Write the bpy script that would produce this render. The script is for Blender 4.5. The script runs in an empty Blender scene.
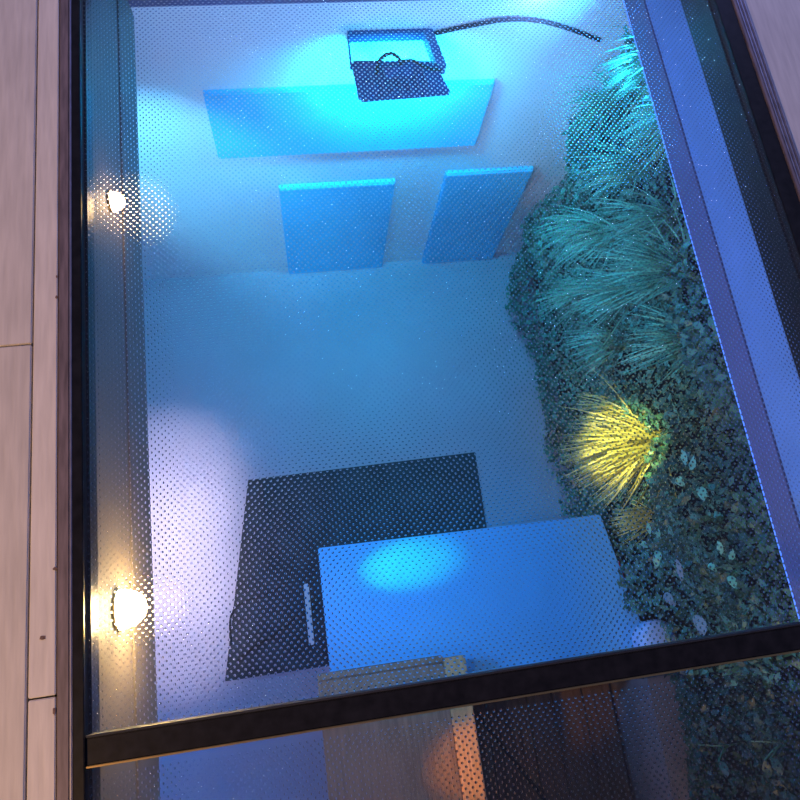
import bpy, bmesh, math, random
import numpy as np
from mathutils import Vector, Matrix
random.seed(7); rng = np.random.default_rng(7)
S = bpy.context.scene
C = S.collection

# ------------------------------------------------------------------ camera, sky, exposure
cd = bpy.data.cameras.new('camera'); cam = bpy.data.objects.new('camera', cd); C.objects.link(cam)
cd.sensor_width = 36.0; cd.lens = 31.05; cd.clip_start = 0.02; cd.clip_end = 200
Rm = Matrix(((0.9859580542, 0.1000308779, -0.1337181318),
             (-0.1343257510, 0.9507997433, -0.2791709885),
             (0.0992134464, 0.2932126730, 0.9508853876)))
cam.matrix_world = Matrix.Translation((0.3211462, 0.1283537, 1.0128909)) @ Rm.to_4x4()
S.camera = cam
S.view_settings.view_transform = 'Standard'; S.view_settings.look = 'None'
S.view_settings.gamma = 1.0; S.view_settings.use_curve_mapping = False
S.view_settings.exposure = 0.0

W = bpy.data.worlds.new('dusk_sky'); S.world = W; W.use_nodes = True
nt = W.node_tree; nt.nodes.clear()
wo = nt.nodes.new('ShaderNodeOutputWorld'); bg = nt.nodes.new('ShaderNodeBackground')
tc = nt.nodes.new('ShaderNodeTexCoord'); sp = nt.nodes.new('ShaderNodeSeparateXYZ')
cr = nt.nodes.new('ShaderNodeValToRGB')
cr.color_ramp.elements[0].position = 0.0; cr.color_ramp.elements[0].color = (0.40, 0.42, 0.66, 1)
cr.color_ramp.elements[1].position = 0.8; cr.color_ramp.elements[1].color = (0.05, 0.075, 0.19, 1)
nt.links.new(tc.outputs['Generated'], sp.inputs[0]); nt.links.new(sp.outputs['Z'], cr.inputs[0])
nt.links.new(cr.outputs[0], bg.inputs[0]); bg.inputs[1].default_value = 0.80
nt.links.new(bg.outputs[0], wo.inputs[0])


def aim(o, loc, tgt):
    o.location = loc
    o.rotation_euler = (Vector(tgt) - Vector(loc)).to_track_quat('-Z', 'Y').to_euler()


def lamp(name, kind, loc, tgt, power, col, **kw):
    l = bpy.data.lights.new(name, kind); l.energy = power; l.color = col
    for k, v in kw.items(): setattr(l, k, v)
    o = bpy.data.objects.new(name, l); C.objects.link(o); aim(o, loc, tgt); return o


# warm lamp over the walkway by the viewer
lamp('walkway_lamp', 'SPOT', (-1.6, -0.9, 2.0), (-0.3, 0.0, 0), 240, (1.0, 0.55, 0.20),
     spot_size=1.9, spot_blend=1.0, shadow_soft_size=0.1)
# added violet blue fill, unseen, tints the far side of the deck
lamp('violet_walkway_lamp', 'SPOT', (2.4, 4.6, 2.8), (0.9, 0.8, 0), 520, (0.25, 0.32, 1.0),
     spot_size=1.2, spot_blend=1.0, shadow_soft_size=0.2)
# unseen lights under the slab round the opening, without fittings; fills are added
lamp('blue_wash', 'AREA', (-0.75, 0.75, -0.62), (1.25, 0.75, -0.62), 6, (0.02, 0.22, 1.0),  # added fill that turns the right lining blue
     shape='RECTANGLE', size=1.2, size_y=0.2, spread=math.radians(110))
lamp('blue_far_wash', 'AREA', (1.45, 1.62, -0.62), (0.0, 1.40, -0.20), 16.0, (0.02, 0.40, 1.0),  # added fill, tints the far left lining blue
     shape='RECTANGLE', size=0.2, size_y=0.2)
lamp('blue_table_spot', 'SPOT', (-0.42, 0.30, -0.75), (0.80, 0.16, -1.65), 72, (0.0, 0.36, 1.0),
     spot_size=math.radians(50), spot_blend=1.0, shadow_soft_size=0.05)
lamp('cyan_wall_spot', 'SPOT', (-0.55, 1.25, -0.50), (0.0, 1.9, -1.50), 130, (0.12, 0.62, 1.0),
     spot_size=math.radians(40), spot_blend=0.8, shadow_soft_size=0.04)
lamp('cyan_plant_spot', 'SPOT', (-0.5, 1.0, -0.50), (1.5, 1.35, -1.10), 120, (0.0, 0.50, 1.0),  # added to throw more cyan on the upper foliage
     spot_size=math.radians(48), spot_blend=1.0, shadow_soft_size=0.05)
lamp('table_spot', 'SPOT', (-0.42, 0.20, -1.05), (0.63, 0.262, -1.65), 170, (0.0, 0.80, 0.55),
     spot_size=math.radians(11), spot_blend=1.0, shadow_soft_size=0.01)
for y_, w_ in ((0.20, 120), (0.50, 130), (0.80, 130)):
    lamp('white_down_light', 'SPOT', (-0.50, y_, -0.45), (-0.37, y_, -2.35), w_, (0.97, 0.86, 1.0),
         spot_size=math.radians(27), spot_blend=1.0, shadow_soft_size=0.06)
lamp('wall_wash', 'AREA', (0.6, -1.35, -0.48), (0.6, 1.9, -0.62), 2.4, (0.36, 0.56, 1.0), shape='RECTANGLE', size=1.0, size_y=0.12, spread=math.radians(42))  # added fill lifting the upper back wall
lamp('counter_lamp', 'SPOT', (-0.30, -0.55, -0.50), (0.775, -0.42, -1.56), 80, (1.0, 0.42, 0.05),  # added to bring orange onto the counter edge
     spot_size=math.radians(12), spot_blend=0.8, shadow_soft_size=0.02)
lamp('blue_floor_wash', 'AREA', (-1.1, -0.5, -0.9), (-0.1, -0.40, -2.35), 7, (0.03, 0.22, 1.0), shape='RECTANGLE', size=0.3, size_y=0.2)  # added fill deepening the blue on the near floor
lamp('yellow_plant_spot', 'SPOT', (0.9, 0.56, -0.36), (1.44, 0.56, -1.32), 150, (1.0, 0.86, 0.26),
     spot_size=math.radians(19), spot_blend=0.6, shadow_soft_size=0.01)

# ------------------------------------------------------------------ materials
def mat(name, col, rough=0.6, metal=0.0, noise=0.0, scale=20.0, stretch=None, bump=0.0, spec=0.5, emit=None, es=0.0):
    m = bpy.data.materials.new(name); m.use_nodes = True
    t = m.node_tree; p = t.nodes['Principled BSDF']
    p.inputs['Base Color'].default_value = (*col, 1); p.inputs['Roughness'].default_value = rough
    p.inputs['Metallic'].default_value = metal; p.inputs['Specular IOR Level'].default_value = spec
    if emit:
        p.inputs['Emission Color'].default_value = (*emit, 1); p.inputs['Emission Strength'].default_value = es
    if noise or bump:
        g = t.nodes.new('ShaderNodeTexCoord'); mp = t.nodes.new('ShaderNodeMapping')
        n = t.nodes.new('ShaderNodeTexNoise'); n.inputs['Scale'].default_value = scale; n.inputs['Detail'].default_value = 5
        if stretch: mp.inputs['Scale'].default_value = stretch
        t.links.new(g.outputs['Object'], mp.inputs[0]); t.links.new(mp.outputs[0], n.inputs['Vector'])
        if noise:
            r = t.nodes.new('ShaderNodeValToRGB')
            r.color_ramp.elements[0].position = 0.3; r.color_ramp.elements[1].position = 0.7
            r.color_ramp.elements[0].color = (*[c * (1 - noise) for c in col], 1)
            r.color_ramp.elements[1].color = (*[min(1, c * (1 + noise)) for c in col], 1)
            t.links.new(n.outputs['Fac'], r.inputs[0]); t.links.new(r.outputs[0], p.inputs['Base Color'])
        if bump:
            b = t.nodes.new('ShaderNodeBump'); b.inputs['Strength'].default_value = bump; b.inputs['Distance'].default_value = 0.002
            t.links.new(n.outputs['Fac'], b.inputs['Height']); t.links.new(b.outputs[0], p.inputs['Normal'])
    return m


def plank_mat(name, col):
    """Weathered deck timber: long grain, soft wide blotches, colour shifts a little from board to board."""
    m = mat(name, col, 0.62, noise=0.10, scale=14, stretch=(9, 0.8, 9), bump=0.25)
    t = m.node_tree; p = t.nodes['Principled BSDF']
    src = p.inputs['Base Color'].links[0].from_socket
    oi = t.nodes.new('ShaderNodeObjectInfo'); mr = t.nodes.new('ShaderNodeMapRange')
    mr.inputs['To Min'].default_value = 0.90; mr.inputs['To Max'].default_value = 1.08
    t.links.new(oi.outputs['Random'], mr.inputs[0])
    g = t.nodes.new('ShaderNodeTexCoord'); n = t.nodes.new('ShaderNodeTexNoise'); n.inputs['Scale'].default_value = 7
    t.links.new(g.outputs['Object'], n.inputs['Vector'])
    mr2 = t.nodes.new('ShaderNodeMapRange'); mr2.inputs['To Min'].default_value = 0.85; mr2.inputs['To Max'].default_value = 1.12
    t.links.new(n.outputs['Fac'], mr2.inputs[0])
    mul = t.nodes.new('ShaderNodeMath'); mul.operation = 'MULTIPLY'
    t.links.new(mr.outputs[0], mul.inputs[0]); t.links.new(mr2.outputs[0], mul.inputs[1])
    mx = t.nodes.new('ShaderNodeVectorMath'); mx.operation = 'SCALE'
    t.links.new(src, mx.inputs[0]); t.links.new(mul.outputs[0], mx.inputs['Scale'])
    t.links.new(mx.outputs[0], p.inputs['Base Color'])
    return m


M = {}
M['deck'] = plank_mat('deck_timber', (0.62, 0.57, 0.49))
M['sub'] = mat('dark_subfloor', (0.02, 0.018, 0.018), 0.9, noise=0.3, scale=30)
M['dirt'] = mat('dirt_spot', (0.16, 0.10, 0.08), 0.9, noise=0.4, scale=300)
M['frame'] = mat('black_painted_steel', (0.010, 0.010, 0.012), 0.35, noise=0.4, scale=60, bump=0.1, spec=0.2)
M['flange'] = mat('brown_worn_flange', (0.15, 0.115, 0.12), 0.55, noise=0.35, scale=45, stretch=(3, 0.4, 1))
M['alu'] = mat('grey_metal_edging', (0.30, 0.29, 0.36), 0.4, metal=0.6, noise=0.2, scale=50)
M['seal'] = mat('dark_rubber_seal', (0.01, 0.012, 0.02), 0.7, noise=0.3, scale=200)
M['white'] = mat('white_matt_paint', (0.80, 0.80, 0.82), 0.6, noise=0.03, scale=5)
M['wall'] = mat('white_wall_paint', (0.78, 0.80, 0.84), 0.75, noise=0.04, scale=3)
M['floor'] = mat('pale_grey_floor', (0.48, 0.41, 0.50), 0.5, noise=0.06, scale=2.5)
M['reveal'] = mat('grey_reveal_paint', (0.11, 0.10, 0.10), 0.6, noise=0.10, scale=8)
M['revblue'] = mat('blue_reveal_paint', (0.12, 0.30, 0.72), 0.55, noise=0.10, scale=8)  # blue light tinted into the pale lining colour
M['revlow'] = mat('violet_grey_reveal_paint', (0.09, 0.12, 0.30), 0.6, noise=0.10, scale=8)  # violet blue light mixed into the lower and far lining colour
M['bluepanel'] = mat('blue_panel_paint', (0.12, 0.62, 0.95), 0.5, noise=0.05, scale=6)
M['tabletop'] = mat('blue_laminate', (0.14, 0.52, 0.88), 0.35, noise=0.02, scale=6)  # white top with the blue light put into its colour
M['potblue'] = mat('pale_blue_glaze', (0.36, 0.55, 0.85), 0.35, noise=0.05, scale=10)
M['mat'] = mat('dark_rubber_mat', (0.035, 0.037, 0.045), 0.75, noise=0.35, scale=9)
M['cable'] = mat('black_cable', (0.012, 0.012, 0.014), 0.5, noise=0.2, scale=80)
M['housing'] = mat('dark_cast_housing', (0.025, 0.06, 0.20), 0.45, noise=0.15, scale=40)  # blue haze and reflection tinted into the dark metal
M['lens'] = mat('cyan_led_lens', (0.1, 0.5, 0.7), 0.2, emit=(0.0, 0.75, 1.0), es=6, noise=0.05)
M['wood'] = mat('brown_cabinet_wood', (0.34, 0.20, 0.12), 0.45, noise=0.25, scale=9, stretch=(10, 0.7, 1))
M['woodedge'] = mat('orange_lipping_wood', (0.75, 0.40, 0.17), 0.4, noise=0.15, scale=9, stretch=(10, 0.7, 1))  # warm orange light put into the lipping colour
M['darkwood'] = mat('dark_brown_boards', (0.075, 0.055, 0.045), 0.55, noise=0.3, scale=8, stretch=(8, 0.7, 1))
M['greybeam'] = mat('grey_stone_cap', (0.13, 0.12, 0.13), 0.7, noise=0.15, scale=25)
M['red'] = mat('red_edge', (0.6, 0.03, 0.06), 0.5, noise=0.1)  # red reflection on the table edge, painted as a strip
M['warm'] = mat('warm_lamp_lens', (1, 0.8, 0.5), 0.3, emit=(1.0, 0.78, 0.40), es=38, noise=0.02)
M['warm2'] = mat('dimmer_warm_lamp_lens', (1, 0.8, 0.5), 0.3, emit=(1.0, 0.66, 0.40), es=22, noise=0.02)
M['brass'] = mat('brass_bezel', (0.45, 0.32, 0.14), 0.35, metal=0.9, noise=0.1)
M['led'] = mat('blue_led_strip', (0.1, 0.2, 0.6), 0.4, emit=(0.08, 0.22, 1.0), es=1.6, noise=0.02)  # blue highlight on the slab edge drawn as a glowing line
M['soil'] = mat('dark_planting_felt', (0.012, 0.02, 0.018), 0.95, noise=0.4, scale=30)


def leaf_mat(name, a, b):
    m = bpy.data.materials.new(name); m.use_nodes = True; t = m.node_tree; p = t.nodes['Principled BSDF']
    g = t.nodes.new('ShaderNodeNewGeometry'); r = t.nodes.new('ShaderNodeValToRGB')
    r.color_ramp.elements[0].color = (*a, 1); r.color_ramp.elements[1].color = (*b, 1)
    t.links.new(g.outputs['Random Per Island'], r.inputs[0]); t.links.new(r.outputs[0], p.inputs['Base Color'])
    p.inputs['Roughness'].default_value = 0.42
    return m


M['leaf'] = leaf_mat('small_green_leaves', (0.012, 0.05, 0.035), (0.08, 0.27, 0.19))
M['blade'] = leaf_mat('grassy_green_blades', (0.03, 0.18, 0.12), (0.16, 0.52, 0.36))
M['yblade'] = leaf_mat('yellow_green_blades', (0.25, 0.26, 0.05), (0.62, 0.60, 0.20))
M['darkleaf'] = leaf_mat('dark_leaf', (0.006, 0.022, 0.016), (0.02, 0.07, 0.05))  # shaded copy of the leaves, darkened for the dim near section
M['pale'] = leaf_mat('pale_round_leaf', (0.10, 0.20, 0.22), (0.2, 0.3, 0.34))

# glass pane: see-through, mirrors the sky by Fresnel, faint film of dust on the surface
gm = bpy.data.materials.new('clear_floor_glass'); gm.use_nodes = True; t = gm.node_tree; t.nodes.clear()
out = t.nodes.new('ShaderNodeOutputMaterial'); tr = t.nodes.new('ShaderNodeBsdfTransparent')
tr.inputs[0].default_value = (0.97, 0.985, 0.99, 1)
gl = t.nodes.new('ShaderNodeBsdfGlossy'); gl.inputs['Roughness'].default_value = 0.12
fr = t.nodes.new('ShaderNodeFresnel'); fr.inputs[0].default_value = 1.52
m1 = t.nodes.new('ShaderNodeMixShader'); ge = t.nodes.new('ShaderNodeNewGeometry'); inv = t.nodes.new('ShaderNodeMath'); inv.operation = 'SUBTRACT'; inv.inputs[0].default_value = 1.0
t.links.new(ge.outputs['Backfacing'], inv.inputs[1]); ml = t.nodes.new('ShaderNodeMath'); ml.operation = 'MULTIPLY'
t.links.new(inv.outputs[0], ml.inputs[0]); t.links.new(fr.outputs[0], ml.inputs[1])   # mirrors on the outer faces only
t.links.new(ml.outputs[0], m1.inputs[0]); t.links.new(tr.outputs[0], m1.inputs[1]); t.links.new(gl.outputs[0], m1.inputs[2])
df = t.nodes.new('ShaderNodeBsdfDiffuse'); df.inputs[0].default_value = (0.75, 0.75, 0.78, 1)
n = t.nodes.new('ShaderNodeTexNoise'); n.inputs['Scale'].default_value = 3; n.inputs['Detail'].default_value = 4
g = t.nodes.new('ShaderNodeTexCoord'); t.links.new(g.outputs['Object'], n.inputs['Vector'])
mr = t.nodes.new('ShaderNodeMapRange'); mr.inputs['To Min'].default_value = 0.001; mr.inputs['To Max'].default_value = 0.010
t.links.new(n.outputs['Fac'], mr.inputs[0])
m2 = t.nodes.new('ShaderNodeMixShader'); t.links.new(mr.outputs[0], m2.inputs[0]); t.links.new(m1.outputs[0], m2.inputs[1]); t.links.new(df.outputs[0], m2.inputs[2])
t.links.new(m2.outputs[0], out.inputs[0]); M['glass'] = gm
# raised anti-slip dots: solid little glass lenses
dm = bpy.data.materials.new('raised_glass_dots'); dm.use_nodes = True; t = dm.node_tree; t.nodes.clear()
out = t.nodes.new('ShaderNodeOutputMaterial'); gb = t.nodes.new('ShaderNodeBsdfGlass'); gb.inputs['IOR'].default_value = 1.5
gb.inputs['Roughness'].default_value = 0.05; gb.inputs[0].default_value = (0.97, 0.98, 1, 1)
t.links.new(gb.outputs[0], out.inputs[0]); M['dots'] = dm

# ------------------------------------------------------------------ helpers
def link(name, me, m=None, parent=None, smooth=False):
    o = bpy.data.objects.new(name, me); C.objects.link(o)
    if m: me.materials.append(m)
    if parent: o.parent = parent
    if smooth:
        me.polygons.foreach_set('use_smooth', [True] * len(me.polygons))
    return o


def obj(name, bm, m, parent=None, smooth=False):
    me = bpy.data.meshes.new(name); bm.to_mesh(me); bm.free(); return link(name, me, m, parent, smooth)


def box(bm, x0, x1, y0, y1, z0, z1, bevel=0.0):
    r = bmesh.ops.create_cube(bm, size=1)
    for v in r['verts']:
        v.co = Vector(((x0 + x1) / 2 + v.co.x * (x1 - x0), (y0 + y1) / 2 + v.co.y * (y1 - y0), (z0 + z1) / 2 + v.co.z * (z1 - z0)))
    if bevel:
        es = list({e for v in r['verts'] for e in v.link_edges})
        bmesh.ops.bevel(bm, geom=es, offset=bevel, segments=2, affect='EDGES')
    return bm


def B(*a, bevel=0.0): return box(bmesh.new(), *a, bevel=bevel)


def prism(pts, z0, z1, bevel=0.0):
    bm = bmesh.new()
    lo = [bm.verts.new((x, y, z0)) for x, y in pts]; hi = [bm.verts.new((x, y, z1)) for x, y in pts]
    bm.faces.new(lo[::-1]); bm.faces.new(hi); k = len(pts)
    for i in range(k): bm.faces.new((lo[i], lo[(i + 1) % k], hi[(i + 1) % k], hi[i]))
    bmesh.ops.recalc_face_normals(bm, faces=bm.faces)
    if bevel: bmesh.ops.bevel(bm, geom=list(bm.edges), offset=bevel, segments=2, affect='EDGES')
    return bm


def tube(pts, r, seg=8, bm=None):
    """Swept round tube through a smoothed list of points."""
    bm = bm or bmesh.new(); P = [Vector(p) for p in pts]
    for _ in range(2):
        q = [P[0]]
        for a, b in zip(P, P[1:]): q += [a * .75 + b * .25, a * .25 + b * .75]
        P = q + [P[-1]]
    rings = []
    up = Vector((0.123, 0.345, 0.93)).normalized()
    for i, p in enumerate(P):
        d = (P[min(i + 1, len(P) - 1)] - P[max(i - 1, 0)]).normalized()
        u = d.cross(up).normalized(); w = d.cross(u)
        rings.append([bm.verts.new(p + u * r * math.cos(k * 2 * math.pi / seg) + w * r * math.sin(k * 2 * math.pi / seg)) for k in range(seg)])
    for a, b in zip(rings, rings[1:]):
        for k in range(seg): bm.faces.new((a[k], a[(k + 1) % seg], b[(k + 1) % seg], b[k]))
    bm.faces.new(rings[0][::-1]); bm.faces.new(rings[-1])
    bmesh.ops.recalc_face_normals(bm, faces=bm.faces)
    return bm


def lathe(prof, seg=32, axis='Z'):
    bm = bmesh.new(); rings = []
    for r, z in prof:
        ring = []
        for k in range(seg):
            a = k * 2 * math.pi / seg; c = (r * math.cos(a), r * math.sin(a), z)
            ring.append(bm.verts.new(c if axis == 'Z' else (c[2], c[0], c[1])))
        rings.append(ring)
    for a, b in zip(rings, rings[1:]):
        for k in range(seg): bm.faces.new((a[k], a[(k + 1) % seg], b[(k + 1) % seg], b[k]))
    bm.faces.new(rings[0][::-1]); bm.faces.new(rings[-1])
    bmesh.ops.recalc_face_normals(bm, faces=bm.faces)
    return bm


def shift(bm, v):
    bmesh.ops.translate(bm, vec=v, verts=bm.verts); return bm


def empty(name, loc=(0, 0, 0)):
    o = bpy.data.objects.new(name, None); C.objects.link(o); o.location = loc; o.empty_display_size = 0.1; return o


def tag(o, label, cat, group=None):
    o['label'] = label; o['category'] = cat
    if group: o['group'] = group
    return o


def struct(o, label=None):
    o['kind'] = 'structure'
    if label: o['label'] = label
    return o


def part(name, bm, m, root, smooth=False):
    """A mesh built in world metres, parented to a thing whose base is at root.location."""
    shift(bm, -root.location); return obj(name, bm, m, root, smooth)


FZ = -2.35   # basement floor level
# ------------------------------------------------------------------ basement shell
struct(obj('floor', B(-1.4, 1.75, -1.7, 2.0, FZ - 0.05, FZ), M['floor']), 'pale basement floor under the glass')
struct(obj('wall_back', B(-1.4, 1.75, 1.9, 2.0, FZ, -0.02), M['wall']), 'white basement wall behind the floodlight')
struct(obj('wall_left', B(-1.45, -1.35, -1.7, 1.9, FZ, -0.3), M['wall']))
struct(obj('wall_right', B(1.68, 1.75, -1.7, 1.9, FZ, -0.3), M['wall']))
struct(obj('wall_front', B(-1.4, 1.75, -1.75, -1.65, FZ, -0.3), M['wall']))
# slab around the opening (ceiling of the basement)
for b in ((-1.45, -0.006, -1.75, 2.0, -0.36, -0.046), (1.206, 1.75, -1.75, 2.0, -0.27, -0.046),
          (-0.006, 1.206, 1.56, 2.0, -0.33, -0.046), (-0.006, 1.206, -1.75, -1.0, -0.33, -0.046)):
    struct(obj('ceiling', B(*b), M['wall']))
# linings of the opening
struct(obj('trim_1', B(-0.006, 0.0, -1.0, 1.56, -0.225, -0.03), M['reveal']), 'upper lining board on the left side of the opening')
struct(obj('trim_2', B(-0.006, 0.003, -1.0, 1.56, -0.365, -0.2275), M['reveal']), 'lower lining board on the left side of the opening')
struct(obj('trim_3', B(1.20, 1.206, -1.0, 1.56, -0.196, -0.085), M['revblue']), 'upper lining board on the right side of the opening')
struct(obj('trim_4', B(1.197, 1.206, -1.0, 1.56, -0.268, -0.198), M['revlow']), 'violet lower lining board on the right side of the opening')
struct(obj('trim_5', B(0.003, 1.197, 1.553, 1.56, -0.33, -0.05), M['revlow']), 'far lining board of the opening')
tag(obj('light_strip', B(1.1945, 1.1965, -0.98, 1.54, -0.2705, -0.2685, bevel=0.0004), M['led']),
    'thin blue light strip along the bottom edge of the right lining', 'light strip')

# ------------------------------------------------------------------ deck: planks as parts of the floor
deck = struct(obj('floor', B(-1.5, -0.037, -1.9, 2.4, -0.045, -0.0235), M['sub']), 'weathered timber deck around the glass')
box_bm = bmesh.new()
for b in ((1.266, 2.9, -1.9, 2.4, -0.045, -0.0235), (-0.037, 1.266, 1.62, 2.4, -0.045, -0.0235), (-0.037, 1.266, -1.9, -1.05, -0.045, -0.0235)):
    box(box_bm, *b)
obj('subfloor', box_bm, M['sub'], deck)


def planks(x0, x1, joints):
    for a, b in zip(joints, joints[1:]):
        w = 0.0014
        o = obj('plank', B(x0 + w - (x0 + x1) / 2, x1 - w - (x0 + x1) / 2, (a - b) / 2 + w * .8, (b - a) / 2 - w * .8, -0.0225, 0, bevel=0.0012), M['deck'], deck)
        o.location = ((x0 + x1) / 2, (a + b) / 2, random.uniform(-0.0006, 0.0004))


planks(-0.0755, -0.0385, [-1.9, -1.1, 0.073, 2.4])
planks(-0.200, -0.0755, [-1.9, -0.75, 0.571, 2.4])
xx = -0.200
for k in range(10):
    j = [-1.9] + sorted(random.uniform(-1.5, 2.1) for _ in range(2)) + [2.4]
    planks(xx - 0.125, xx, j); xx -= 0.125
xx = 1.267
for k in range(13):
    j = [-1.9, random.uniform(-1.4, -0.2), random.uniform(1.45, 2.2), 2.4]
    planks(xx, xx + 0.125, j); xx += 0.125
for k in range(10):
    x0 = -0.037 + k * 0.1303
    planks(x0, x0 + 0.1303, [1.645, 2.4]); planks(x0, x0 + 0.1303, [-1.9, -1.075])
# dark dirt marks trodden on the left boards
for (x, y, rx, ry) in ((-0.0565, 0.148, 0.0042, 0.0030), (-0.041, 0.645, 0.0016, 0.003), (-0.041, 0.68, 0.0014, 0.002), (-0.0415, 0.055, 0.0016, 0.0045), (-0.041, 0.236, 0.003, 0.0022)):
    pts = [(x + rx * math.cos(a) * random.uniform(.75, 1.15), y + ry * math.sin(a) * random.uniform(.75, 1.15)) for a in np.linspace(0, 2 * math.pi, 11)[:-1]]
    obj('dirt_mark', prism(pts, -0.0004, 0.0006), M['dirt'], deck)

# ------------------------------------------------------------------ the glass floor light
win = struct(empty('window_1', (0, 0, 0)), 'walk-on glass floor panel in a black steel frame with raised dots')


def wpart(name, bm, m, label=None, smooth=False):
    o = obj(name, bm, m, win, smooth)
    if label: o['label'] = label
    return o


wpart('flange', B(-0.0375, -0.0215, -1.04, 1.62, -0.03, 0.003, bevel=0.0015), M['flange'], 'worn brown metal flange beside the left boards')
wpart('flange', B(-0.0212, -0.018, -1.04, 1.62, -0.03, 0.0045, bevel=0.001), M['alu'])
wpart('frame_rail', B(-0.0178, -0.0035, -1.04, 1.62, -0.03, 0.0035, bevel=0.001), M['frame'])
wpart('frame_web', B(-0.012, 0.001, -1.04, 1.62, -0.046, -0.0135), M['frame'])
wpart('frame_rail', B(1.2035, 1.238, -1.04, 1.62, -0.03, 0.002, bevel=0.001), M['frame'])
wpart('frame_web', B(1.199, 1.215, -1.04, 1.62, -0.085, -0.0135), M['frame'])
wpart('flange', B(1.2385, 1.246, -1.04, 1.62, -0.03, 0.0045, bevel=0.0012), M['flange'])
for k in range(3):
    x = 1.2465 + k * 0.0066
    wpart('edging_rib', B(x, x + 0.0056, -1.04, 1.62, -0.03, 0.0035 + 0.0008 * k, bevel=0.0014), M['alu'])
wpart('crossbar', B(-0.003, 1.203, -0.0165, 0.0165, -0.055, -0.0008, bevel=0.0012), M['frame'], 'black steel crossbar between the two panes')
wpart('seal', B(-0.003, 1.203, 0.0165, 0.0195, -0.02, 0.0008, bevel=0.0006), M['seal'])
wpart('seal', B(-0.003, 1.203, -0.0192, -0.0167, -0.02, 0.0008, bevel=0.0006), M['brass'], 'thin bright edge along the crossbar')
wpart('frame_rail', B(-0.0375, 1.266, 1.62, 1.645, -0.03, 0.003), M['frame'])
wpart('frame_rail', B(-0.0375, 1.266, -1.075, -1.04, -0.03, 0.003), M['frame'])


def dots(x0, x1, y0, y1, parent):
    """Staggered raised glass dots, 9.8 mm apart, as one mesh (tens of thousands: nobody could count them)."""
    px, py = 0.0098, 0.00515
    pts = []
    ny = int((y1 - y0) / py)
    for j in range(ny):
        xs = np.arange(x0 + (px / 2 if j % 2 else 0), x1, px)
        pts.append(np.stack([xs, np.full_like(xs, y0 + j * py)], 1))
    P = np.concatenate(pts); P += rng.normal(0, 0.00012, P.shape); n = len(P)
    seg = 7; prof = [(0.0019, 0.00005), (0.00125, 0.00031)]
    a = np.arange(seg) * 2 * np.pi / seg
    tmpl = np.concatenate([np.stack([r * np.cos(a), r * np.sin(a), np.full(seg, z)], 1) for r, z in prof] + [np.array([[0, 0, 0.00042]])]
                          + [np.stack([0.0019 * np.cos(a), 0.0019 * np.sin(a), np.full(seg, 0.00005)], 1)])
    nv = len(tmpl)
    V = (tmpl[None] + np.concatenate([P, np.zeros((n, 1))], 1)[:, None]).reshape(-1, 3)
    F = []
    for k in range(seg):
        k2 = (k + 1) % seg
        F += [(k, k2, seg + k2), (k, seg + k2, seg + k), (seg + k, seg + k2, 2 * seg)]
    F += [(2 * seg + 1, 2 * seg + 2 + k, 2 * seg + 1 + k) for k in range(1, seg - 1)]          # flat underside
    F = np.array(F); T = (F[None] + (np.arange(n) * nv)[:, None, None]).reshape(-1)
    me = bpy.data.meshes.new('raised_dots')
    me.vertices.add(len(V)); me.vertices.foreach_set('co', V.astype(np.float32).ravel())
    me.loops.add(len(T)); me.loops.foreach_set('vertex_index', T.astype(np.int32))
    nf = len(T) // 3; me.polygons.add(nf)
    me.polygons.foreach_set('loop_start', np.arange(0, nf * 3, 3, dtype=np.int32))
    me.update(calc_edges=True)
    o = link('raised_dots', me, M['dots'], parent, True); o['kind'] = 'stuff'
    return o


p1 = wpart('glass_pane', B(-0.003, 1.203, 0.0197, 1.618, -0.013, 0.0), M['glass'], 'large far pane over the blue lit room')
p2 = wpart('glass_pane', B(-0.003, 1.203, -1.038, -0.0195, -0.013, 0.0), M['glass'], 'near pane below the crossbar')
dots(0.003, 1.199, 0.024, 1.61, p1); dots(0.003, 1.199, -0.70, -0.023, p2)

# ------------------------------------------------------------------ warm lamps in the left lining
for y, lens, pw, k, lab in ((-0.54, 'warm', 3.0, 1.3, 'round warm lamp in the left lining below the crossbar'),
                            (0.176, 'warm', 6.5, 1.7, 'bright warm round lamp in the left lining near the crossbar'),
                            (0.903, 'warm2', 0.30, 1.05, 'small dimmer warm lamp in the left lining further up')):
    t_ = tag(empty('lining_lamp', (0.0, y, -0.143)), lab, 'lamp')
    part('bezel', shift(lathe([(0.0196 * k, 0), (0.0196 * k, 0.003), (0.0185 * k, 0.0045), (0.0185 * k, 0.002), (0.001, 0.002)], 28, 'X'), t_.location), M['brass'], t_)
    part('lens', shift(lathe([(0.018 * k, 0.0022), (0.0175 * k, 0.006 * k), (0.0150 * k, 0.016 * k), (0.0095 * k, 0.023 * k), (0.0008, 0.026 * k)], 24, 'X'), t_.location), M[lens], t_, True)
    lamp('lining_lamp_light', 'POINT', (0.055, y, -0.165), (0, y, -1), pw, (1.0, 0.60, 0.20), shadow_soft_size=0.02)

# ------------------------------------------------------------------ floodlight on the back wall
fl = tag(empty('floodlight', (0.70, 1.9, -0.80)), 'dark LED floodlight on a bracket high on the white back wall', 'floodlight')
a0, a1, b0, b1 = Vector((0.562, 1.735, -0.715)), Vector((0.826, 1.735, -0.730)), Vector((0.584, 1.655, -0.807)), Vector((0.882, 1.655, -0.790))
ux = ((a1 - a0) + (b1 - b0)).normalized(); uy = ((b0 - a0) + (b1 - a1)).normalized(); un = ux.cross(uy).normalized()
if un.y > 0: un = -un          # un points back toward the viewer, away from the beam


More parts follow.
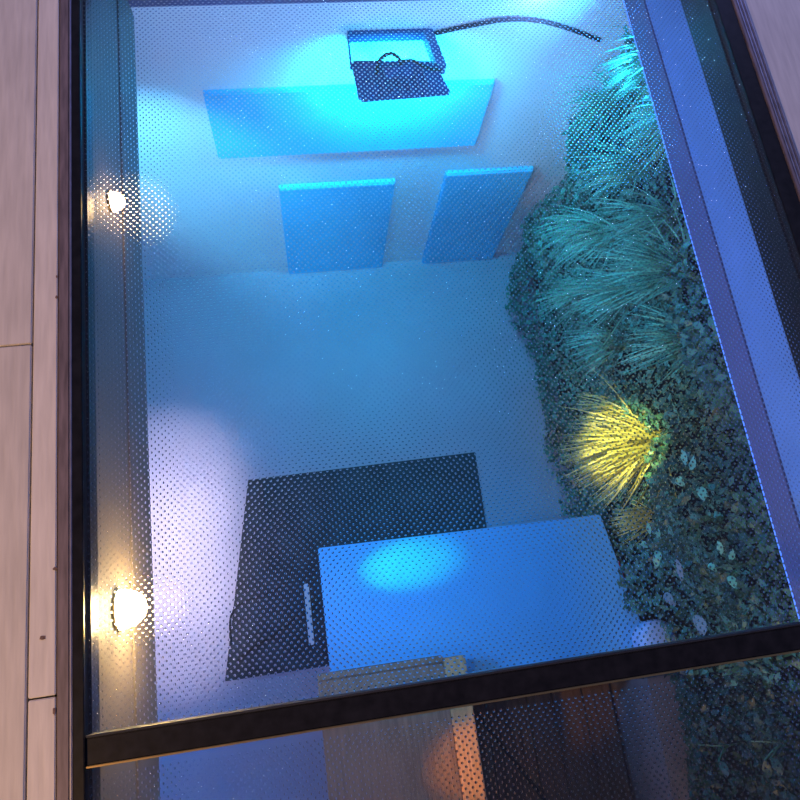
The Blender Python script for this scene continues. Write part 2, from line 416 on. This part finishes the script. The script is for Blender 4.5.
def slab8(q, d0, d1, bev=0.006):
    bm = bmesh.new()
    lo = [bm.verts.new(p + un * d0) for p in q]; hi = [bm.verts.new(p + un * d1) for p in q]
    bm.faces.new(lo); bm.faces.new(hi[::-1])
    for i in range(4): bm.faces.new((lo[i], lo[(i + 1) % 4], hi[(i + 1) % 4], hi[i]))
    bmesh.ops.recalc_face_normals(bm, faces=bm.faces)
    bmesh.ops.bevel(bm, geom=list(bm.edges), offset=bev, segments=2, affect='EDGES')
    return bm


q = [a0, a1, b1, b0]; mid = (a0 + a1 + b0 + b1) / 4
part('housing', slab8(q, -0.045, 0.0, 0.008), M['housing'], fl)
part('lens', slab8([mid + (p - mid) * 0.86 for p in q], -0.049, -0.0455, 0.001), M['lens'], fl)
for k in range(7):      # cooling fins across the back
    f0 = 0.20 + 0.6 * k / 6
    c = a0.lerp(a1, f0).lerp(b0.lerp(b1, f0), 0.5); h = uy * 0.036; w = ux * 0.004
    part('cooling_fin', slab8([c - h - w, c - h + w, c + h + w, c + h - w], 0.0, 0.012, 0.0012), M['housing'], fl)
box_c = a0.lerp(a1, 0.5).lerp(b0.lerp(b1, 0.5), 0.28)
part('junction_box', slab8([box_c - ux * .045 - uy * .018, box_c + ux * .045 - uy * .018, box_c + ux * .045 + uy * .018, box_c - ux * .045 + uy * .018], 0.0, 0.03, 0.004), M['housing'], fl)
wl, wr = Vector((0.574, 1.893, -0.785)), Vector((0.826, 1.893, -0.780))
bm = bmesh.new(); box(bm, wl.x - .004, wr.x + .012, 1.886, 1.9, -0.805, -0.762, 0.003)
part('bracket_bar', bm, M['housing'], fl)
part('bracket_arm', tube([wl + Vector((-.002, 0, 0)), a0.lerp(b0, .2) + ux * -.006], 0.0035), M['housing'], fl, True)
ra = a1.lerp(b1, .25) + ux * .006
bm = bmesh.new()
c0, c1 = wr + Vector((0.006, 0, 0)), ra
w = Vector((0, 0, 1)).cross((c1 - c0).normalized()).normalized() * 0.015
for s0, s1 in ((-1, 1),):
    vs = [bm.verts.new(p + o_ + z_) for p in (c0, c1) for o_ in (-w, w) for z_ in (Vector((0, 0, -.02)), Vector((0, 0, .02)))]
    for f in ((0, 1, 3, 2), (4, 6, 7, 5), (0, 4, 5, 1), (2, 3, 7, 6), (0, 2, 6, 4), (1, 5, 7, 3)): bm.faces.new([vs[i] for i in f])
bmesh.ops.recalc_face_normals(bm, faces=bm.faces)
part('bracket_arm', bm, M['housing'], fl)
jb = box_c + un * 0.02
part('cable', tube([jb - ux * .07 + uy * .005, jb - ux * .05 - uy * .035, jb - ux * .005 - uy * .06, jb + ux * .02 - uy * .04, jb + ux * .012 - uy * .005], 0.006), M['cable'], fl, True)
part('cable', tube([jb + ux * .02 - uy * .03, jb + ux * .06 - uy * .035, jb + ux * .095 - uy * .005, ra], 0.005), M['cable'], fl, True)
tag(obj('cable', tube([(0.835, 1.892, -0.785), (0.93, 1.892, -0.76), (1.00, 1.888, -0.742), (1.08, 1.888, -0.725), (1.2, 1.892, -0.735), (1.32, 1.892, -0.775), (1.45, 1.892, -0.83)], 0.0075), M['cable'], None, True),
    'black cable running right along the wall from the floodlight', 'cable')
fdir = -un
ll = lamp('floodlight_beam', 'AREA', mid + fdir * 0.056, mid + fdir * 0.056 + Vector((0, 0.34, -0.94)), 17, (0.0, 0.58, 1.0), shape='RECTANGLE', size=0.22, size_y=0.09, spread=math.radians(165))

# ------------------------------------------------------------------ blue panels by the back wall
def cabinet(name, x0, x1, y0, y1, z0, z1, lab, cat, legs=False):
    r = tag(empty(name, ((x0 + x1) / 2, (y0 + y1) / 2, z0)), lab, cat)
    part('body', B(x0, x1, y0 + 0.006, y1, z0, z1, bevel=0.003), M['bluepanel'], r)
    part('front_panel', B(x0 + .004, x1 - .004, y0, y0 + 0.0058, z0 + .004, z1 - .004, bevel=0.002), M['bluepanel'], r)
    return r


cabinet('wall_panel', 0.075, 1.115, 1.878, 1.90, -1.36, -1.0, 'wide blue wall panel mounted directly below the floodlight', 'panel')
cabinet('pedestal', 0.295, 0.80, 1.872, 1.898, FZ, -1.575, 'tall pale blue pedestal on the floor under the wide wall panel', 'pedestal')
cabinet('upright_board', 1.02, 1.42, 1.872, 1.898, FZ, -1.54, 'blue upright board against the wall beside the plants', 'board')  # added board standing in for the hazy darker patch there

# ------------------------------------------------------------------ table with blue light on it
tb = tag(empty('display_table', (0.88, 0.08, FZ)), 'large table with a blue lit top beneath the glass', 'table')
part('tabletop', prism([(0.307, -0.20), (1.52, -0.20), (1.428, 0.355), (0.308, 0.365)], -1.685, -1.65, 0.004), M['tabletop'], tb)
part('side_panel', B(0.335, 0.36, -0.18, 0.33, FZ, -1.685), M['white'], tb)
part('side_panel', B(1.37, 1.395, -0.18, 0.33, FZ, -1.685), M['white'], tb)
part('back_panel', B(0.36, 1.37, 0.30, 0.32, FZ, -1.685), M['white'], tb)
part('edge_strip', prism([(1.4845, 0.03), (1.4875, 0.03), (1.463, 0.17), (1.460, 0.17)], -1.68, -1.655), M['red'], tb)['label'] = 'short red strip on the right edge'
tag(obj('cable_duct', B(0.222, 0.246, 0.0, 0.27, FZ + 0.0122, FZ + 0.03, bevel=0.004), M['white']), 'thin white cable duct lying on the mat just left of the table', 'cable duct')

# dark mat with two cables on it
tag(obj('floor_mat', prism([(-0.16, -0.10), (1.12, -0.10), (1.135, 0.80), (0.005, 0.79)], FZ, FZ + 0.012, 0.002), M['mat']), 'large dark rectangular mat on the floor behind the table', 'mat')
z = FZ + 0.018
tag(obj('cable', tube([(-0.10, -0.03, z), (-0.05, 0.02, z), (0.06, 0.06, z), (0.19, 0.135, z), (0.28, 0.20, z)], 0.008), M['cable'], None, True), 'short black cable lying across the dark mat nearest the crossbar', 'cable')
tag(obj('cable', tube([(-0.125, 0.05, z), (-0.12, 0.20, z), (-0.02, 0.24, z), (0.08, 0.25, z), (0.16, 0.30, z), (0.20, 0.42, z)], 0.005), M['cable'], None, True), 'thin looping black cable on the dark mat further from the crossbar', 'cable')

# ------------------------------------------------------------------ things under the near pane
wc = tag(empty('wooden_counter', (0.53, -0.5, FZ)), 'brown wooden counter with orange edge below the near pane', 'counter')
part('countertop', B(0.262, 0.705, -1.25, -0.092, -1.59, -1.56, bevel=0.003), M['wood'], wc)
part('edge_lipping', B(0.706, 0.785, -1.25, -0.080, -1.595, -1.555, bevel=0.004), M['woodedge'], wc)['label'] = 'orange wooden lipping along the right edge'
part('back_lipping', B(0.262, 0.705, -0.091, -0.070, -1.595, -1.555, bevel=0.003), M['wood'], wc)
part('body', B(0.29, 0.76, -1.22, -0.24, FZ, -1.5955), M['wood'], wc)
part('side_board', B(0.262, 0.288, -1.22, -0.24, FZ, -1.64, bevel=0.002), M['greybeam'], wc)['label'] = 'grey narrow side board'
pf = tag(empty('timber_platform', (1.12, -0.75, FZ)), 'dark brown boarded platform right of the wooden counter', 'platform')
bx = [0.80, 0.915, 1.092, 1.20, 1.33, 1.455]
for a, b in zip(bx, bx[1:]):
    part('board', B(a + .003, b - .003, -1.25, -0.24, -2.03, -2.0 + random.uniform(-.002, .002), bevel=0.002), M['darkwood'], pf)
part('joist', B(0.81, 1.445, -0.30, -0.26, FZ, -2.0305), M['darkwood'], pf)
part('joist', B(0.81, 1.445, -1.23, -1.19, FZ, -2.0305), M['darkwood'], pf)
tag(obj('cable', tube([(0.80, -0.26, -1.988), (0.871, -0.336, -1.988), (0.98, -0.51, -1.988), (1.096, -0.694, -1.988), (1.2, -0.9, -1.988)], 0.010), M['cable'], None, True), 'black cable lying diagonally across the dark boards', 'cable')
gb_ = tag(empty('grey_plinth', (1.53, -0.75, FZ)), 'narrow grey plinth between the dark boards and plants', 'plinth')
part('body', B(1.468, 1.592, -1.24, -0.27, FZ, -1.655), M['greybeam'], gb_)
part('cap', B(1.458, 1.602, -1.25, -0.26, -1.6545, -1.62, bevel=0.004), M['greybeam'], gb_)
pot = tag(obj('pot', lathe([(0.048, -1.6495), (0.068, -1.60), (0.074, -1.54), (0.070, -1.512), (0.05, -1.502), (0.001, -1.499)], 36), M['potblue'], None, True), 'round pale blue pot on the right front corner of the blue table', 'pot')
pot.location = (1.492, -0.128, 0)

# ------------------------------------------------------------------ planted wall on the right
def leaf_mesh(name, centres, normals, size, m, parent):
    """Small pointed leaves, each folded along the midrib (4 triangles)."""
    n = len(centres)
    nr = normals / np.linalg.norm(normals, axis=1, keepdims=True)
    d = rng.normal(size=(n, 3)); d[:, 2] -= 0.6
    d -= (d * nr).sum(1, keepdims=True) * nr; d /= np.linalg.norm(d, axis=1, keepdims=True)
    s = np.cross(nr, d); L = size[:, None]
    v = np.stack([centres, centres + d * L * .5 + s * L * .3 + nr * L * .08, centres + d * L - nr * L * .15, centres + d * L * .5 - s * L * .3 + nr * L * .08, centres + d * L * .5], 1)
    V = v.reshape(-1, 3) - np.array(parent.location)
    F = np.array([(0, 1, 4), (1, 2, 4), (2, 3, 4), (3, 0, 4)])
    T = (F[None] + (np.arange(n) * 5)[:, None, None]).reshape(-1)
    me = bpy.data.meshes.new(name); me.vertices.add(len(V)); me.vertices.foreach_set('co', V.astype(np.float32).ravel())
    me.loops.add(len(T)); me.loops.foreach_set('vertex_index', T.astype(np.int32)); nf = len(T) // 3
    me.polygons.add(nf); me.polygons.foreach_set('loop_start', np.arange(0, nf * 3, 3, dtype=np.int32)); me.update(calc_edges=True)
    return link(name, me, m, parent)


def garden(lab, ya, yb, n, z_low, x_front, m):
    gw = tag(empty('vertical_garden', (1.66, (ya + yb) / 2, z_low)), lab, 'plant wall')
    part('backing_panel', B(1.625, 1.679, ya, yb, z_low, -0.30), M['soil'], gw)
    yy = rng.uniform(ya, yb, n); zz = rng.uniform(z_low + .03, -0.31, n)
    hump = 0.05 + 0.035 * np.sin(yy * 9 + 1.3 * np.sin(zz * 7)) + 0.035 * np.sin(zz * 11 + yy * 5)
    xx_ = x_front - hump - rng.uniform(0, 0.05, n)
    keep = ~((np.abs(yy + 0.13) < 0.095) & (np.abs(zz + 1.60) < 0.14) & (xx_ < 1.59)); xx_, yy, zz = xx_[keep], yy[keep], zz[keep]; n = len(xx_)
    nr = rng.normal(size=(n, 3)) * 0.7; nr[:, 0] -= 1.0; nr[:, 2] += 0.5
    fo = leaf_mesh('foliage', np.stack([xx_, yy, zz], 1), nr, rng.uniform(0.018, 0.042, n), M[m], gw); fo['kind'] = 'stuff'


garden('dark planted wall of small leaves along the right of the room', -0.235, 1.86, 24000, FZ, 1.60, 'leaf')
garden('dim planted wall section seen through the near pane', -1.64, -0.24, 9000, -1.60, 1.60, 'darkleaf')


def tuft(name, root, n, length, width, droop, m, lab, cat='plant', spread=1.0, lean=(-1, 0, .25)):
    """A tuft of narrow arching blades that spring from one root."""
    r = tag(empty(name, root), lab, cat)
    bm = bmesh.new()
    for k in range(n):
        d = Vector(lean).normalized() + Vector(rng.normal(size=3)) * 0.42 * spread; d.x = min(d.x, -0.12); d.normalize()
        L = length * random.uniform(.6, 1.1); sd = d.cross(Vector(rng.normal(size=3))).normalized(); p = Vector(rng.normal(size=3)) * 0.015
        prev = None; seg = 5
        for i in range(seg + 1):
            f = i / seg; wd = width * (1 - f) ** .6 * (0.5 + min(1, f * 3) * .5) + 0.0002
            v = (bm.verts.new(p + sd * wd), bm.verts.new(p - sd * wd))
            if prev: bm.faces.new((prev[0], prev[1], v[1], v[0]))
            prev = v
            d = (d + Vector((0, 0, -droop)) * (1.0 / seg)).normalized(); p = p + d * L / seg
    obj('blades', bm, m, r)['kind'] = 'stuff'
    bm = tube([(0.05, 0, 0.02), (0.02, 0, 0.01), (-0.01, 0, 0)], 0.012)
    obj('crown', bm, M['soil'], r)
    return r


G = 'blade'
for nm, y, z_, n_, L, w_, dr, mt, lab, le in (
    ('grass_tuft', 1.76, -0.98, 90, .22, .0035, 1.0, G, 'wispy grass tuft nearest the back wall, at the top of the plants', (-1, 0, .2)),
    ('grass_tuft', 1.46, -0.95, 110, .24, .004, 1.1, G, 'teal lit grass tuft second from the back wall', (-1, .2, .1)),
    ('grass_tuft', 1.52, -1.42, 110, .24, .004, 1.2, G, 'bright cyan lit tuft low beside the blue upright board', (-1, 0, 0)),
    ('grass_tuft', 1.21, -0.88, 130, .25, .004, 1.1, G, 'green tuft high on the wall under the right lining', (-1, -.2, .3)),
    ('grass_tuft', 1.27, -1.52, 120, .25, .004, 1.3, G, 'leafy tuft overhanging the bare floor right of centre', (-1, .2, 0)),
    ('grass_tuft', 1.00, -0.88, 190, .30, .004, 1.0, G, 'large fan of fine green blades above the yellow lit tuft', (-1, .5, .3)),
    ('grass_tuft', 0.97, -1.36, 130, .24, .004, 1.2, G, 'drooping tuft just above and left of the yellow one', (-1, 0, .1)),
    ('grass_tuft', 1.66, -0.66, 150, .24, .004, 1.2, G, 'topmost teal tuft right under the end of the wall cable', (-1, 0, 0)),
    ('grass_tuft', 1.42, -0.62, 150, .24, .004, 1.2, G, 'tuft close under the top end of the blue light strip', (-1, 0, 0)),
    ('grass_tuft', 1.36, -1.22, 150, .26, .004, 1.2, G, 'cyan lit tuft in the middle of the planted wall, upper half', (-1, .1, 0)),
    ('grass_tuft', 1.12, -1.22, 150, .26, .004, 1.2, G, 'shaggy tuft in the middle of the planted wall, lower half', (-1, .3, 0)),
    ('grass_tuft', 0.78, -0.90, 130, .24, .004, 1.1, G, 'dark green tuft right of the yellow lit tuft, at upper side', (-1, .3, .3)),
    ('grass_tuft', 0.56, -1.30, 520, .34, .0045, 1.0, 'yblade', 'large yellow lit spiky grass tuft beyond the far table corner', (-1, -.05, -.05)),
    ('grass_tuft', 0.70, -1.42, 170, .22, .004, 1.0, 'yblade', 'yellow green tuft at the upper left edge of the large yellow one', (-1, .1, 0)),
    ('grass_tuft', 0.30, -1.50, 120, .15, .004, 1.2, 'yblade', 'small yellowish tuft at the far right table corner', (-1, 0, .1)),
):
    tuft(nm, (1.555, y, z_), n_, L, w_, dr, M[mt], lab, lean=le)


def broadleaf(root, k, size, m, lab):
    """A young plant of a few broad rounded leaves on short stalks."""
    r = tag(empty('broad_leaf_plant', root), lab, 'plant')
    for i in range(k):
        a = i * 2.4; tip = Vector((-0.075 - .02 * random.random(), math.cos(a) * size * .9, math.sin(a) * size * .9))
        bm = tube([(0.03, 0, 0), (-0.03, 0, 0.005), tip], 0.0025, 5); obj('stalk', bm, M['leaf'], r)
        bm = bmesh.new(); out_ = Vector((0, math.cos(a), math.sin(a))); sd = Vector((-.25, -math.sin(a), math.cos(a))).normalized()
        c = bm.verts.new(tip + out_ * size * .45 + Vector((-.008, 0, 0)))
        ring = []
        for j in range(12):
            b = j * math.pi / 6
            ring.append(bm.verts.new(tip + out_ * size * (.45 - .5 * math.cos(b)) + sd * size * .34 * math.sin(b) + Vector((.008 * abs(math.sin(b)), 0, 0))))
        for j in range(12): bm.faces.new((c, ring[j], ring[(j + 1) % 12]))
        obj('leaf', bm, m, r)
    return r


for (y, z_, k, s, m, lab) in (
    (0.013, -1.12, 3, .07, 'pale', 'pale oval leaf plant near the crossbar, on the lower right'),
    (0.36, -0.92, 4, .05, 'blade', 'small teal leaf plant right of the yellow lit tuft'),
    (0.20, -1.25, 5, .04, 'blade', 'little round leaved plant above the round pale blue pot'),
    (0.10, -0.86, 4, .04, 'blade', 'little round leaved plant close to the blue light strip'),
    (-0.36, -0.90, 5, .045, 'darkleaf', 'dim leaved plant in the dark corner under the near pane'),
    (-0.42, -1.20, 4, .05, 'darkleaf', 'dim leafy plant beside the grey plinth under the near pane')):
    broadleaf((1.50, y, z_), k, s, M[m], lab)
